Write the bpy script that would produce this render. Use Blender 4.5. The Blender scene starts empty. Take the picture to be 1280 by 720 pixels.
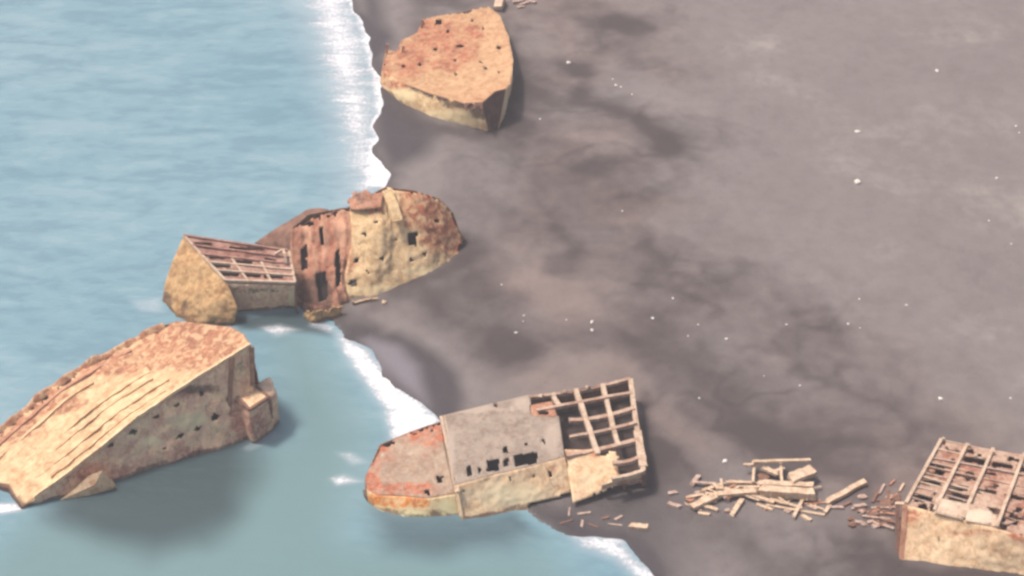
import bpy, math, random
import numpy as np
from mathutils import Vector, noise

random.seed(7)
rng = np.random.default_rng(7)
S = bpy.context.scene
COL = S.collection

# ------------------------------------------------------------------ camera
PITCH = math.radians(38.0)
DIST = 220.0
CAM = np.array([0.0, -DIST * math.cos(PITCH), DIST * math.sin(PITCH)])
FPX = 640.0 / math.tan(math.radians(15.0))
FWD = np.array([0.0, math.cos(PITCH), -math.sin(PITCH)])
RIGHT = np.array([1.0, 0.0, 0.0])
UPV = np.array([0.0, math.sin(PITCH), math.cos(PITCH)])

cd = bpy.data.cameras.new('camera')
cam = bpy.data.objects.new('camera', cd)
COL.objects.link(cam)
cam.location = CAM
cam.rotation_euler = (math.pi / 2 - PITCH, 0, 0)
cd.angle = math.radians(30.0)
cd.clip_end = 8000
cd.clip_start = 1
S.camera = cam


def ray(px, py):
    d = FPX * FWD + (px - 640.0) * RIGHT + (360.0 - py) * UPV
    return d / np.linalg.norm(d)


def at(px, py, z=0.0):
    """survey point: where the sight line of a photo point meets height z"""
    d = ray(px, py)
    return CAM + d * ((z - CAM[2]) / d[2])


def to_px(P):
    v = np.asarray(P) - CAM
    w = v @ FWD
    return np.stack([640 + FPX * (v @ RIGHT) / w, 360 - FPX * (v @ UPV) / w], -1)


# ------------------------------------------------------------------ 2D helpers
def seg_dist(X, Y, poly, closed=False):
    """distance to a polyline; also which side of the nearest segment (+ = left of travel)"""
    n = len(poly)
    best = np.full(X.shape, 1e18)
    side = np.zeros(X.shape)
    for i in range(n if closed else n - 1):
        ax, ay = poly[i][:2]
        bx, by = poly[(i + 1) % n][:2]
        dx, dy = bx - ax, by - ay
        L = dx * dx + dy * dy + 1e-9
        t = np.clip(((X - ax) * dx + (Y - ay) * dy) / L, 0, 1)
        ex, ey = X - ax - t * dx, Y - ay - t * dy
        d = ex * ex + ey * ey
        m = d < best
        best = np.where(m, d, best)
        side = np.where(m, np.sign(dx * (Y - ay) - dy * (X - ax)), side)
    return np.sqrt(best), side


def inside(X, Y, poly):
    r = np.zeros(X.shape, bool)
    n = len(poly)
    for i in range(n):
        x1, y1 = poly[i][:2]
        x2, y2 = poly[(i + 1) % n][:2]
        c = ((y1 > Y) != (y2 > Y)) & (X < (x2 - x1) * (Y - y1) / (y2 - y1 + 1e-12) + x1)
        r ^= c
    return r


def poly_mask(X, Y, pxpoly, soft_in, soft_out=0.0):
    poly = [at(*p) for p in pxpoly]
    d, _ = seg_dist(X, Y, poly, True)
    sd = np.where(inside(X, Y, poly), d, -d)
    return smooth((sd + soft_out) / (soft_in + soft_out))


def smooth(t):
    t = np.clip(t, 0, 1)
    return t * t * (3 - 2 * t)


def vnoise(X, Y, scale, seed=0):
    """cheap vectorised value noise, -1..1"""
    x, y = X / scale + seed * 17.3, Y / scale + seed * 9.1
    xi, yi = np.floor(x).astype(np.int64), np.floor(y).astype(np.int64)
    xf, yf = x - xi, y - yi
    xf, yf = xf * xf * (3 - 2 * xf), yf * yf * (3 - 2 * yf)

    def h(a, b):
        n = (a * 374761393 + b * 668265263 + seed * 1442695) & 0x7fffffff
        n = ((n ^ (n >> 13)) * 1274126177) & 0x7fffffff
        return ((n ^ (n >> 16)) & 0xffff) / 32767.5 - 1
    return (h(xi, yi) * (1 - xf) + h(xi + 1, yi) * xf) * (1 - yf) + (h(xi, yi + 1) * (1 - xf) + h(xi + 1, yi + 1) * xf) * yf


def fbm(X, Y, scale, seed=0, o=4):
    r, a = 0, 1.0
    for k in range(o):
        r = r + a * vnoise(X, Y, scale / 2 ** k, seed + k)
        a *= .5
    return r


# ------------------------------------------------------------------ beach terrain
SHORE = [at(*p)[:2] for p in [
    (330, -420), (385, -200), (425, -60), (443, 8), (455, 42), (467, 74), (475, 104), (479, 132), (467, 160), (464, 185),
    (474, 205), (484, 219), (474, 240), (452, 262), (425, 300), (405, 345), (398, 395), (412, 414), (445, 427), (467, 452),
    (499, 481), (538, 513), (556, 532), (585, 572), (622, 612), (655, 645), (691, 664), (740, 667), (762, 671), (780, 677),
    (792, 692), (823, 719), (880, 765), (1000, 870), (1180, 1080), (1400, 1500)]]


def shore_d(X, Y):
    d, s = seg_dist(X, Y, SHORE)
    d = d * s                               # + on the land side (left of the southward walk)
    return d + 0.75 * vnoise(X, Y, 3.6, 3) + 0.30 * vnoise(X, Y, 1.5, 5)


SHADE_OUTLINES = [([(40, 580), (72, 560), (120, 545), (200, 520), (283, 490), (325, 480), (346, 500), (347, 590), (325, 650), (270, 696), (180, 712), (90, 690), (40, 660)], 5.0, .6, 3.0),  # outlines of the dark shade and reflection painted beside the hulls
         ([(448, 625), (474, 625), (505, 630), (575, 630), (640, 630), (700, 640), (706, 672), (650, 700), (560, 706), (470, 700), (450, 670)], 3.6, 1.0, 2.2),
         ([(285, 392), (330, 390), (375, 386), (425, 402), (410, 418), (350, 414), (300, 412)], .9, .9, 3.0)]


def shade_pits(X, Y):
    """made-up seabed pits that carry the painted shade beside the hulls"""
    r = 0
    for px, si, so, a in SHADE_OUTLINES:
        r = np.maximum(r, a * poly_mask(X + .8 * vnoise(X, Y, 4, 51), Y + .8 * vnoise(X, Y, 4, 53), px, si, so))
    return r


def terrain(X, Y):
    X = np.asarray(X, float); Y = np.asarray(Y, float)
    d = shore_d(X, Y)
    land = 0.075 * np.minimum(d, 16) + 0.02 * np.clip(d - 16, 0, 160)
    sea = np.maximum(d * 0.11, -5.0)
    h = np.where(d > 0, land, sea)
    k = smooth((d - 3) / 18)
    h = h + k * (0.28 * fbm(X, Y, 17, 11, 3) + 0.05 * fbm(X, Y, 3.0, 21, 2))
    return h - shade_pits(X, Y) * smooth((0.8 - d) / 2.0)


def ground(px, py, extra=0.0, floor=True):
    d = ray(px, py)
    z = 0.0
    for _ in range(12):
        p = CAM + d * ((z - CAM[2]) / d[2])
        t = float(terrain(p[0], p[1]))
        z = max(t, 0.0) if floor else t
    return CAM + d * (((z - CAM[2]) / d[2]) + extra)


def W(p):
    if p[2] is None:
        return ground(p[0], p[1], 1.0)
    return at(*p)


# ------------------------------------------------------------------ materials
class NT:
    def __init__(self, name):
        m = bpy.data.materials.new(name)
        m.use_nodes = True
        self.m, self.t = m, m.node_tree
        self.b = self.t.nodes['Principled BSDF']

    def n(self, typ, ins=None, **kw):
        o = self.t.nodes.new(typ)
        for k, v in kw.items():
            setattr(o, k, v)
        for k, v in (ins or {}).items():
            if hasattr(v, 'is_output'):
                self.t.links.new(v, o.inputs[k])
            else:
                o.inputs[k].default_value = v
        return o

    def noise(self, vec, scale, detail=5, rough=.6, dist=0):
        return self.n('ShaderNodeTexNoise', {'Vector': vec, 'Scale': scale, 'Detail': detail, 'Roughness': rough, 'Distortion': dist}).outputs['Fac']

    def ramp(self, fac, a, b):
        return self.n('ShaderNodeMapRange', {'Value': fac, 'From Min': a, 'From Max': b}, interpolation_type='SMOOTHSTEP').outputs[0]

    def math(self, op, a, b=0.0, c=None):
        d = {0: a, 1: b}
        if c is not None:
            d[2] = c
        return self.n('ShaderNodeMath', d, operation=op).outputs[0]

    def mix(self, f, a, b, mode='MIX'):
        o = self.t.nodes.new('ShaderNodeMix')
        o.data_type = 'RGBA'; o.blend_type = mode
        for i, v in ((0, f), (6, a), (7, b)):
            if hasattr(v, 'is_output'):
                self.t.links.new(v, o.inputs[i])
            else:
                o.inputs[i].default_value = v if i == 0 else (*v, 1)[:4]
        return o.outputs[2]

    def attr(self, name):
        return self.n('ShaderNodeAttribute', attribute_name=name).outputs['Fac']

    def coord(self, scale=(1, 1, 1), rot=(0, 0, 0), kind='Object'):
        tc = self.n('ShaderNodeTexCoord').outputs[kind]
        return self.n('ShaderNodeMapping', {'Vector': tc, 'Scale': scale, 'Rotation': rot}).outputs[0]

    def set(self, k, v):
        if hasattr(v, 'is_output'):
            self.t.links.new(v, self.b.inputs[k])
        else:
            self.b.inputs[k].default_value = v

    def bump(self, h, strength=.5, dist=.1):
        self.set('Normal', self.n('ShaderNodeBump', {'Height': h, 'Strength': strength, 'Distance': dist}).outputs[0])


def wreck_mat(name, base, pale, rust, dark, rustiness=.5, grime=.5, seed=0.0, grain=None):
    t = NT(name)
    v = t.coord((1, 1, 1))
    if grain is None:
        vs = t.coord((1.0, 1.0, .16))
    else:                                    # runs follow the length of the plate
        vs = t.n('ShaderNodeMapping', {'Vector': t.coord((1, 1, 1), (0, 0, -grain)), 'Scale': (.09, 1.0, .6)}).outputs[0]
    off = t.n('ShaderNodeVectorMath', {0: v, 1: (seed * 7.7, seed * 3.1, seed)}, operation='ADD').outputs[0]
    offs = t.n('ShaderNodeVectorMath', {0: vs, 1: (seed * 5.3, seed * 2.9, seed)}, operation='ADD').outputs[0]
    n1 = t.noise(off, .22, 6, .62, .6)
    n2 = t.noise(off, .8, 8, .72, .5)
    n3 = t.noise(off, 2.6, 6, .75, .3)
    n4 = t.noise(off, 7.5, 4, .7)
    ns = t.noise(offs, 1.5, 7, .7, .2)
    c = t.mix(t.ramp(n2, .36, .64), base, pale)
    c = t.mix(t.math('MULTIPLY', t.ramp(n3, .54, .70), .35), c, tuple(x * f for x, f in zip(base, (.62, .56, .52))))
    nf = t.noise(offs, 4.2, 5, .7)
    off2 = t.n('ShaderNodeVectorMath', {0: off, 1: (31.7, 12.9, 5.5)}, operation='ADD').outputs[0]
    n5 = t.noise(off2, 1.25, 3, .55, .8)
    n6 = t.noise(off2, .5, 4, .6, .6)
    c = t.mix(t.math('MULTIPLY', t.ramp(n5, .50, .62), .55), c, tuple(x * f for x, f in zip(base, (.74, .62, .52))))
    c = t.mix(t.math('MULTIPLY', t.ramp(n6, .50, .38), .45), c, tuple(min(.8, x * 1.08) for x in pale))
    c = t.mix(t.math('MULTIPLY', t.ramp(nf, .50, .72), .60), c, tuple(x * f for x, f in zip(base, (.66, .46, .36))))
    c = t.mix(t.math('MULTIPLY', t.ramp(nf, .48, .30), .35), c, tuple(min(.8, x * 1.1) for x in pale))
    c = t.mix(t.math('MULTIPLY', t.ramp(n4, .55, .75), .35), c, pale)
    ra = t.attr('rust'); da = t.attr('dark'); pa = t.attr('pale')
    # rust: broad patches + running streaks + the patches seen on this plate, broken up by the finer grain
    rf = t.math('ADD', t.math('MULTIPLY', n1, .8), t.math('MULTIPLY', ns, .65))
    rf = t.math('ADD', rf, t.math('MULTIPLY', t.math('SUBTRACT', n3, .5), .6))
    rf = t.math('ADD', rf, t.math('ADD', t.math('MULTIPLY', t.math('MULTIPLY', ra, 1.0), t.math('ADD', n2, .32)), t.math('MULTIPLY', pa, -.5)))
    lo = 1.02 - rustiness * .5
    rfac = t.ramp(rf, lo, lo + .30)
    rc = t.mix(t.ramp(n3, .38, .66), tuple(x * .7 for x in rust), tuple(min(1, x * f) for x, f in zip(rust, (1.3, 1.5, 1.6))))
    rc = t.mix(t.math('MULTIPLY', t.ramp(n6, .48, .60), .6), rc, tuple(x * f for x, f in zip(rust, (.58, .58, .66))))
    rfac = t.math('MULTIPLY', rfac, t.n('ShaderNodeMapRange', {'Value': n5, 'From Min': .40, 'From Max': .56, 'To Min': .35, 'To Max': .95}, interpolation_type='SMOOTHSTEP').outputs[0])
    c = t.mix(rfac, c, rc)
    pf = t.ramp(t.math('ADD', t.math('MULTIPLY', pa, .9), t.math('MULTIPLY', n3, .45)), .45, .85)
    c = t.mix(t.math('MULTIPLY', pf, .75), c, tuple(min(.8, x * 1.18) for x in pale))
    df = t.math('ADD', t.math('MULTIPLY', n2, .6), t.math('MULTIPLY', n3, .6))
    df = t.math('ADD', df, t.math('MULTIPLY', da, .6))
    lo = .98 - grime * .32
    dfac = t.ramp(df, lo, lo + .22)
    c = t.mix(t.math('MULTIPLY', dfac, .8), c, dark)
    t.set('Base Color', c)
    t.set('Roughness', .88)
    t.set('Specular IOR Level', .25)
    t.bump(t.math('ADD', t.math('MULTIPLY', n2, .6), t.math('MULTIPLY', n3, .5)), .6, .14)
    return t.m


M = {}
CREAM, PALE = (.64, .43, .25), (.79, .58, .37)
RUST, DARK = (.44, .135, .068), (.10, .052, .036)
M['cream'] = wreck_mat('cream weathered hull', CREAM, PALE, RUST, DARK, .52, .5, 1)
M['bow'] = wreck_mat('orange bow deck', (.42, .24, .125), (.52, .33, .19), (.40, .135, .07), DARK, .66, .5, 2)
M['yellow'] = wreck_mat('yellow ochre hull', (.56, .385, .205), (.74, .54, .31), RUST, DARK, .46, .42, 3)
M['rusty'] = wreck_mat('red brown rust', (.36, .165, .105), (.50, .28, .18), (.32, .095, .055), (.075, .04, .032), .55, .6, 4)
M['deckd'] = wreck_mat('long deck', (.53, .33, .18), (.68, .50, .30), (.38, .15, .08), DARK, .6, .4, 5, grain=math.atan2(25.5, 25.0))
M['shell'] = wreck_mat('mauve grey shell plating', (.66, .40, .30), (.78, .585, .36), (.46, .20, .145), (.09, .055, .045), .45, .5, 6)
M['grey'] = wreck_mat('grey cream deck plate', (.27, .215, .175), (.35, .28, .225), (.40, .16, .07), (.14, .10, .08), .2, .35, 7)
M['frame'] = wreck_mat('pale frame', (.46, .34, .25), (.58, .45, .34), (.36, .17, .09), DARK, .3, .3, 8)
M['rustgrey'] = wreck_mat('mottled rusty deck', (.33, .235, .175), (.42, .32, .235), (.46, .14, .07), DARK, .52, .45, 14)
M['strip'] = wreck_mat('yellow cream waterline plate', (.70, .50, .26), (.80, .62, .36), (.80, .24, .05), DARK, .3, .3, 15)
M['roofred'] = wreck_mat('mauve red roof', (.27, .135, .105), (.40, .24, .19), (.23, .085, .06), (.07, .04, .035), .5, .5, 16)
M['roofpale'] = wreck_mat('rusted open plating', (.36, .23, .17), (.50, .36, .27), (.32, .13, .08), DARK, .6, .5, 18)
M['stem'] = wreck_mat('stem with painted shade', (.10, .05, .042), (.14, .075, .06), (.12, .045, .03), (.05, .03, .028), .5, .5, 17)  # shade on stem and bulwark darkened into this colour
M['hole'] = wreck_mat('painted inside shade', (.042, .028, .026), (.06, .042, .038), (.07, .035, .022), (.03, .024, .022), .4, .4, 9)  # near-black colour stands for the shade inside the hulls
M['brown'] = wreck_mat('dark brown bulkhead', (.17, .09, .065), (.25, .14, .10), (.15, .06, .04), (.05, .03, .028), .5, .5, 10)
M['gold'] = wreck_mat('golden ochre wall', (.36, .21, .10), (.52, .345, .17), (.38, .17, .07), (.13, .07, .045), .5, .6, 11)
M['wood'] = wreck_mat('bleached timber', (.50, .36, .25), (.66, .51, .37), (.45, .24, .13), (.20, .13, .10), .2, .25, 12)
M['woodrust'] = wreck_mat('rusty timber', (.38, .27, .22), (.50, .38, .32), (.34, .19, .14), (.15, .10, .085), .3, .4, 13)


# ------------------------------------------------------------------ things
def tag(o, label, cat, group=None):
    o['label'] = label; o['category'] = cat
    if group:
        o['group'] = group
    return o


def empty(name, loc, label, cat, group=None):
    o = bpy.data.objects.new(name, None)
    o.location = loc
    COL.objects.link(o)
    return tag(o, label, cat, group)


def link_mesh(name, V, F, mat, root=None, attrs=None, loc=None, smooth_=True):
    org = np.array(root['_loc']) if root is not None and '_loc' in root else (np.array(loc) if loc is not None else np.zeros(3))
    me = bpy.data.meshes.new(name)
    me.from_pydata([tuple(v) for v in (np.asarray(V) - org)], [], [tuple(int(i) for i in f) for f in F])
    for k, a in (attrs or {}).items():
        at_ = me.attributes.new(k, 'FLOAT', 'POINT')
        at_.data.foreach_set('value', np.asarray(a, np.float32))
    me.materials.append(mat)
    if smooth_:
        me.polygons.foreach_set('use_smooth', [True] * len(me.polygons))
    o = bpy.data.objects.new(name, me)
    COL.objects.link(o)
    if root is not None:
        o.parent = root
    else:
        o.location = org
    return o


def resample(pts, n):
    P = np.array(pts, float)
    L = np.concatenate([[0], np.cumsum(np.linalg.norm(np.diff(P, axis=0), axis=1))])
    t = np.linspace(0, L[-1], n)
    return np.stack([np.interp(t, L, P[:, k]) for k in range(3)], 1)


def length(P):
    return float(np.sum(np.linalg.norm(np.diff(np.array(P), axis=0), axis=1)))


def pn(P, f, seed):
    return np.array([noise.noise(Vector((p[0] * f + seed * 13.7, p[1] * f + seed * 5.1, p[2] * f + seed))) for p in P])


def box_hole(x0, y0, x1, y1, skew=0.0):
    """window traced as a box, its lower edge shifted by skew"""
    if max(x1 - x0, y1 - y0) < 8:                  # rust hole: ragged, never the same twice
        cx, cy = (x0 + x1) / 2, (y0 + y1) / 2
        rx, ry = (x1 - x0) * random.uniform(.3, .8), (y1 - y0) * random.uniform(.35, .75)
        th, n = random.uniform(-.6, .3), random.randint(6, 8)
        pts = [(math.cos(2 * math.pi * k / n) * random.uniform(.55, 1.2) * rx, math.sin(2 * math.pi * k / n) * random.uniform(.55, 1.2) * ry) for k in range(n)]
        return [(cx + x * math.cos(th) - y * math.sin(th), cy + x * math.sin(th) + y * math.cos(th)) for x, y in pts]
    j = lambda: random.uniform(-.6, .6)
    return [(x0 + j(), y0 + j()), (x1 + j(), y0 + j() + skew), (x1 + j(), y1 + j() + skew), (x0 + j(), y1 + j())]


def sheet(root, name, b, t, l=None, r=None, mat=None, res=.24, dents=.10, bulge=0.0, holes=(), rag=(), thick=.14, rust=(), dark=(), pale=(), seed=1, label=None, nibble=0.0, ribs=None):
    """plate surface between four edge curves (Coons patch) with dents, torn openings and ragged edges.
    b: edge at v=0, t: edge at v=1, l: u=0 (b->t), r: u=1"""
    cv = lambda c: [W(p) if len(p) == 3 and not isinstance(p, np.ndarray) else np.asarray(p) for p in c]
    b, t = cv(b), cv(t)
    l = cv(l) if l else [b[0], t[0]]
    r = cv(r) if r else [b[-1], t[-1]]
    nu = max(4, min(260, int(max(length(b), length(t)) / res)))
    nv = max(4, min(200, int(max(length(l), length(r)) / res)))
    B, T, L_, R_ = resample(b, nu), resample(t, nu), resample(l, nv), resample(r, nv)
    u = np.linspace(0, 1, nu)[:, None, None]; v = np.linspace(0, 1, nv)[None, :, None]
    G = (1 - v) * B[:, None] + v * T[:, None] + (1 - u) * L_[None] + u * R_[None] \
        - ((1 - u) * (1 - v) * B[0] + u * (1 - v) * B[-1] + (1 - u) * v * T[0] + u * v * T[-1])
    du = np.gradient(G, axis=0); dv = np.gradient(G, axis=1)
    N = np.cross(du, dv); N /= np.linalg.norm(N, axis=2, keepdims=True) + 1e-9
    if np.mean(N @ (CAM / np.linalg.norm(CAM))) < 0:
        N = -N
    flat = G.reshape(-1, 3)
    disp = dents * (pn(flat, .35, seed) * 1.3 + pn(flat, 1.1, seed + 3) * .6 + pn(flat, 2.6, seed + 5) * .45)
    disp = disp.reshape(nu, nv)
    env = np.minimum(np.minimum(u, 1 - u), np.minimum(v, 1 - v))[..., 0]
    disp = disp * np.clip(env * 12 + .25, 0, 1) + bulge * (np.sin(np.pi * u) ** .6 * np.sin(np.pi * v) ** .7)[..., 0].clip(0)
    if ribs:                                            # shallow plate seams / frames pushing through
        axis, pitch, h = ribs
        q = (u if axis == 'u' else v)[..., 0] * (length(b) if axis == 'u' else length(l)) / pitch
        disp = disp + h * (np.abs(q - np.round(q)) < .12) * np.ones((nu, nv))
    G = G + N * disp[..., None]
    V = G.reshape(-1, 3)
    idx = np.arange(nu * nv).reshape(nu, nv)
    F = np.stack([idx[:-1, :-1], idx[1:, :-1], idx[1:, 1:], idx[:-1, 1:]], -1).reshape(-1, 4)
    C = V[F].mean(1)
    keep = np.ones(len(F), bool)
    if holes:
        pxc = to_px(C)
        wob = pn(C, 1.4, seed + 8) * .6
        for h in holes:
            keep &= ~inside(pxc[:, 0] + wob, pxc[:, 1] + wob * .6, h)
    uu = np.repeat((np.arange(nu - 1) + .5) / (nu - 1), nv - 1); vv = np.tile((np.arange(nv - 1) + .5) / (nv - 1), nu - 1)
    Lu, Lv = length(b), length(l)
    for e, amp in rag:
        d = {'b': vv * Lv, 't': (1 - vv) * Lv, 'l': uu * Lu, 'r': (1 - uu) * Lu}[e]
        w = amp * (np.abs(pn(C, .7, seed + 21)) * 1.4 + np.abs(pn(C, 2.3, seed + 22)) * .9)
        keep &= d > w
    if nibble:
        keep &= (pn(C, .55, seed + 31) + .5 * pn(C, 1.7, seed + 32)) < nibble
    F = F[keep]
    used = np.unique(F)
    remap = -np.ones(len(V), int); remap[used] = np.arange(len(used))
    V = V[used]; F = remap[F]
    A = {}
    for k, bl in (('rust', rust), ('dark', dark), ('pale', pale)):
        a = np.zeros(len(V))
        if bl:
            q = to_px(V)
            wob = pn(V, .5, seed + 41) * 5
            for (x, y, rx, ry, s) in bl:                # stains, painted shade and lit edges mapped on the plate
                dd = ((q[:, 0] + wob - x) / rx) ** 2 + ((q[:, 1] + wob * .5 - y) / ry) ** 2
                a = np.where(np.abs(s) * np.exp(-dd * 1.2) > np.abs(a), s * np.exp(-dd * 1.2), a)
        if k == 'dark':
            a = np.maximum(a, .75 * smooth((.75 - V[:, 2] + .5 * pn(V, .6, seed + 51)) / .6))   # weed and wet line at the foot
        A[k] = a
    o = link_mesh(name, V, F, mat, root, A)
    sm = o.modifiers.new('thickness', 'SOLIDIFY'); sm.thickness = thick; sm.offset = 0
    if label:
        o['label'] = label
    return o


def skirt(root, name, edge, mat, out=(0, 0), below=.6, **kw):
    """a side that drops from an edge down into the sand or water"""
    e = [W(p) for p in edge]
    bt = []
    for p in e:
        x, y = p[0] + out[0], p[1] + out[1]
        bt.append(np.array([x, y, min(p[2] - .3, max(float(terrain(x, y)), -.4) - below)]))
    return sheet(root, name, bt, e, mat=mat, **kw)


def beam_geo(a, b, w, h, seed=0, seg=8, bend=.0, jag=.0):
    a, b = np.asarray(a, float), np.asarray(b, float)
    d = b - a; L = np.linalg.norm(d); d /= L
    up = np.array([0, 0, 1.0])
    if abs(d[2]) > .9:
        up = np.array([0, 1.0, 0])
    s = np.cross(d, up); s /= np.linalg.norm(s); up = np.cross(s, d)
    V, F = [], []
    rs = random.Random(seed)
    for i in range(seg + 1):
        t = i / seg
        c = a + d * L * t + up * (bend * math.sin(math.pi * t) + rs.uniform(-1, 1) * w * .06) + s * rs.uniform(-1, 1) * w * .05
        k = 1 + rs.uniform(-.08, .08)
        for sx, sz in ((-1, -1), (1, -1), (1, 1), (-1, 1)):
            e = d * (rs.uniform(-1, 1) * jag) if i in (0, seg) else 0
            V.append(c + s * sx * w / 2 * k + up * sz * h / 2 * k + e)
    for i in range(seg):
        for k in range(4):
            F.append((i * 4 + k, i * 4 + (k + 1) % 4, i * 4 + 4 + (k + 1) % 4, i * 4 + 4 + k))
    F.append((3, 2, 1, 0)); n = seg * 4
    F.append((n, n + 1, n + 2, n + 3))
    return V, F


_bs = [100]


def beam(root, name, p, q, w, h, mat, **kw):
    _bs[0] += 1
    a = W(p) if len(p) == 3 and not isinstance(p, np.ndarray) else p
    b = W(q) if len(q) == 3 and not isinstance(q, np.ndarray) else q
    V, F = beam_geo(a, b, w, h, seed=_bs[0], **kw)
    return link_mesh(name, V, F, mat, root, smooth_=False)


def wreck(name, px, label, cat, group=None):
    loc = ground(*px)
    o = empty(name, loc, label, cat, group)
    o['_loc'] = [float(x) for x in loc]
    return o


def quad_pt(c, u, v):
    """point of a bilinear quad c = [far-left, far-right, near-right, near-left]"""
    return (1 - v) * ((1 - u) * c[0] + u * c[1]) + v * ((1 - u) * c[3] + u * c[2])


WG = 'rusted shipwreck sections stranded along the beach'

# ================================================================== bow section at the top
A = wreck('ship_bow', (560, 120), 'pointed orange bow section of a shipwreck lying alone on dark sand beside the upper surf', 'shipwreck', WG)
a_low = [(478, 86, 2.0), (500, 103, 2.4), (540, 118, 3.0), (580, 129, 3.9), (603, 128, 5.0)]
a_stem = [(603, 128, 5.0), (618, 114, 5.8), (632, 111, 5.5)]
a_right = [(632, 111, 5.5), (638, 104, 5.0), (641, 75, 4.2), (635, 45, 3.6), (625, 20, 3.2), (610, 8, 3.0)]
a_back = [(535, 22, 2.6), (580, 15, 2.8), (610, 8, 3.0)]
a_left = [(478, 86, 2.0), (483, 63, 2.1), (496, 65, 2.2), (503, 50, 2.3), (521, 42, 2.4), (529, 27, 2.5), (535, 22, 2.6)]
sheet(A, 'deck', a_low + a_stem[1:2], a_back, a_left, a_stem[1:] + a_right[1:], M['bow'], dents=.22, seed=3, rag=[('l', .45), ('t', .4)],
      holes=[box_hole(x - s, y - s * .8, x + s, y + s * .8) for x, y, s in
             [(524, 81, 3.6), (505, 83, 2.6), (570, 93, 3), (569, 76, 2.6), (604, 36, 3), (623, 60, 3), (548, 28, 4), (607, 86, 2.4), (623, 91, 2), (575, 58, 3.2), (590, 26, 2), (560, 40, 2.4), (601, 78, 2), (545, 62, 2.2), (529, 30, 3)]],
      rust=[(545, 42, 26, 16, .7), (515, 78, 20, 22, .6), (480, 88, 10, 12, .7), (575, 62, 24, 12, .6), (590, 40, 14, 8, .5), (555, 82, 20, 8, .45), (610, 90, 20, 30, -.3), (560, 108, 60, 12, -.4)], pale=[(550, 110, 50, 12, .35), (618, 70, 16, 40, .2)])
sheet(A, 'hull_side', [(475, 109, None), (500, 132, None), (540, 150, None), (578, 160, None), (612, 168, None)], a_low, mat=M['yellow'], seed=5, dents=.10,
      bulge=.2, rust=[(500, 106, 26, 6, .6), (480, 92, 12, 10, .5)], dark=[(520, 113, 30, 4, .5), (550, 123, 30, 4, .6), (575, 131, 34, 7, 1.0), (600, 140, 14, 12, 1.2)], pale=[(560, 148, 60, 12, 1.1), (500, 120, 24, 10, 1.0)])  # dark band paints the bulwark's shade under the deck edge
sheet(A, 'stem', [(610, 168, None), (614, 169, None), (621, 167, None)], a_stem, mat=M['stem'], seed=6, dents=.07, label='rusty stem with painted shade at the point of the bow')
sheet(A, 'hull_side', [(621, 167, None), (630, 148, None), (640, 108, None), (637, 72, None), (627, 45, None), (612, 34, None)], a_right, mat=M['cream'], seed=7, dents=.1, pale=[(632, 130, 10, 40, .6)])
sheet(A, 'bulwark', [(506, 107, 2.6), (540, 122, 3.0), (575, 135, 3.6), (592, 143, 4.0), (607, 155, 3.8)], [(506, 106, 2.65), (540, 118, 3.12), (580, 129, 4.05), (603, 128, 5.1)], mat=M['stem'], seed=10, dents=.06, rag=[('b', .15)], label='rusty bulwark strip with painted shade above the pale lower side')  # dark strip carries the shaded upper part of the side
skirt(A, 'bulkhead', a_back, M['brown'], seed=8)
skirt(A, 'bulkhead', a_left, M['rusty'], seed=9)
for x, y, h in ((483, 58, 1.3), (527, 28, 1.4), (503, 57, .9)):
    p = at(x, y + 8, 2.3)
    beam(A, 'frame_rib', p, p + np.array([.2, .1, h]), .35, .25, M['rusty'])
# ================================================================== mid section, rolled over
B = wreck('ship_hull', (440, 370), 'cream and rust hull section rolled on its side, with a torn brown end', 'shipwreck', WG)
b_bot = [(436, 381, None), (470, 376, None), (500, 363, None), (540, 346, None), (573, 326, None)]
b_top = [(437, 259, 7.6), (474, 256, 8.0), (481, 234, 9.0), (515, 238, 8.6), (548, 248, 7.0), (566, 266, 5.2)]
b_left = [(436, 381, None), (431, 345, 2.4), (440, 300, 5.2), (437, 259, 7.6)]
b_right = [(573, 326, None), (578, 302, 1.9), (566, 266, 5.2)]
sheet(B, 'hull_side', b_bot, b_top, b_left, b_right, M['yellow'], seed=13, ribs=('u', 2.4, .07), dents=.2, bulge=.35, rag=[('r', .5), ('t', .6), ('b', .25)],
      holes=[box_hole(510, 292, 521, 307)] + [box_hole(x - s * 1.5, y - s * 1.3, x + s * 1.5, y + s * 1.3) for x, y, s in [(441, 354, 3), (455, 293, 2.2), (478, 325, 2.4), (545, 276, 2), (470, 278, 1.8), (532, 318, 1.8), (447, 326, 2), (495, 300, 1.6), (460, 340, 1.5), (514, 325, 1.6)]],
      rust=[(552, 290, 26, 26, .95), (530, 256, 34, 16, .9), (564, 306, 16, 14, 1), (512, 268, 14, 20, .6), (470, 262, 20, 12, .45), (440, 320, 8, 60, .4), (500, 345, 60, 12, -.4), (495, 300, 20, 30, -.1)],
      dark=[(480, 248, 5, 12, .8), (473, 270, 4, 14, .4), (500, 255, 4, 16, .6), (556, 322, 2.5, 10, .6), (442, 340, 6, 30, .3), (500, 346, 60, 3, .35)], pale=[(489, 250, 7, 22, 1.2), (480, 364, 60, 8, 1.2), (540, 339, 40, 7, 1.2), (455, 310, 20, 40, .2)])  # pale strip along the foot paints the lit lower edge
b_end_bot = [(372, 391, None), (385, 399, None), (402, 406, None), (425, 397, None), (436, 381, None)]
b_end_top = [(366, 284, 5.8), (376, 273, 6.5), (385, 270, 6.6), (398, 262, 7.1), (410, 264, 7.0), (424, 256, 7.6), (437, 259, 7.6)]
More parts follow.
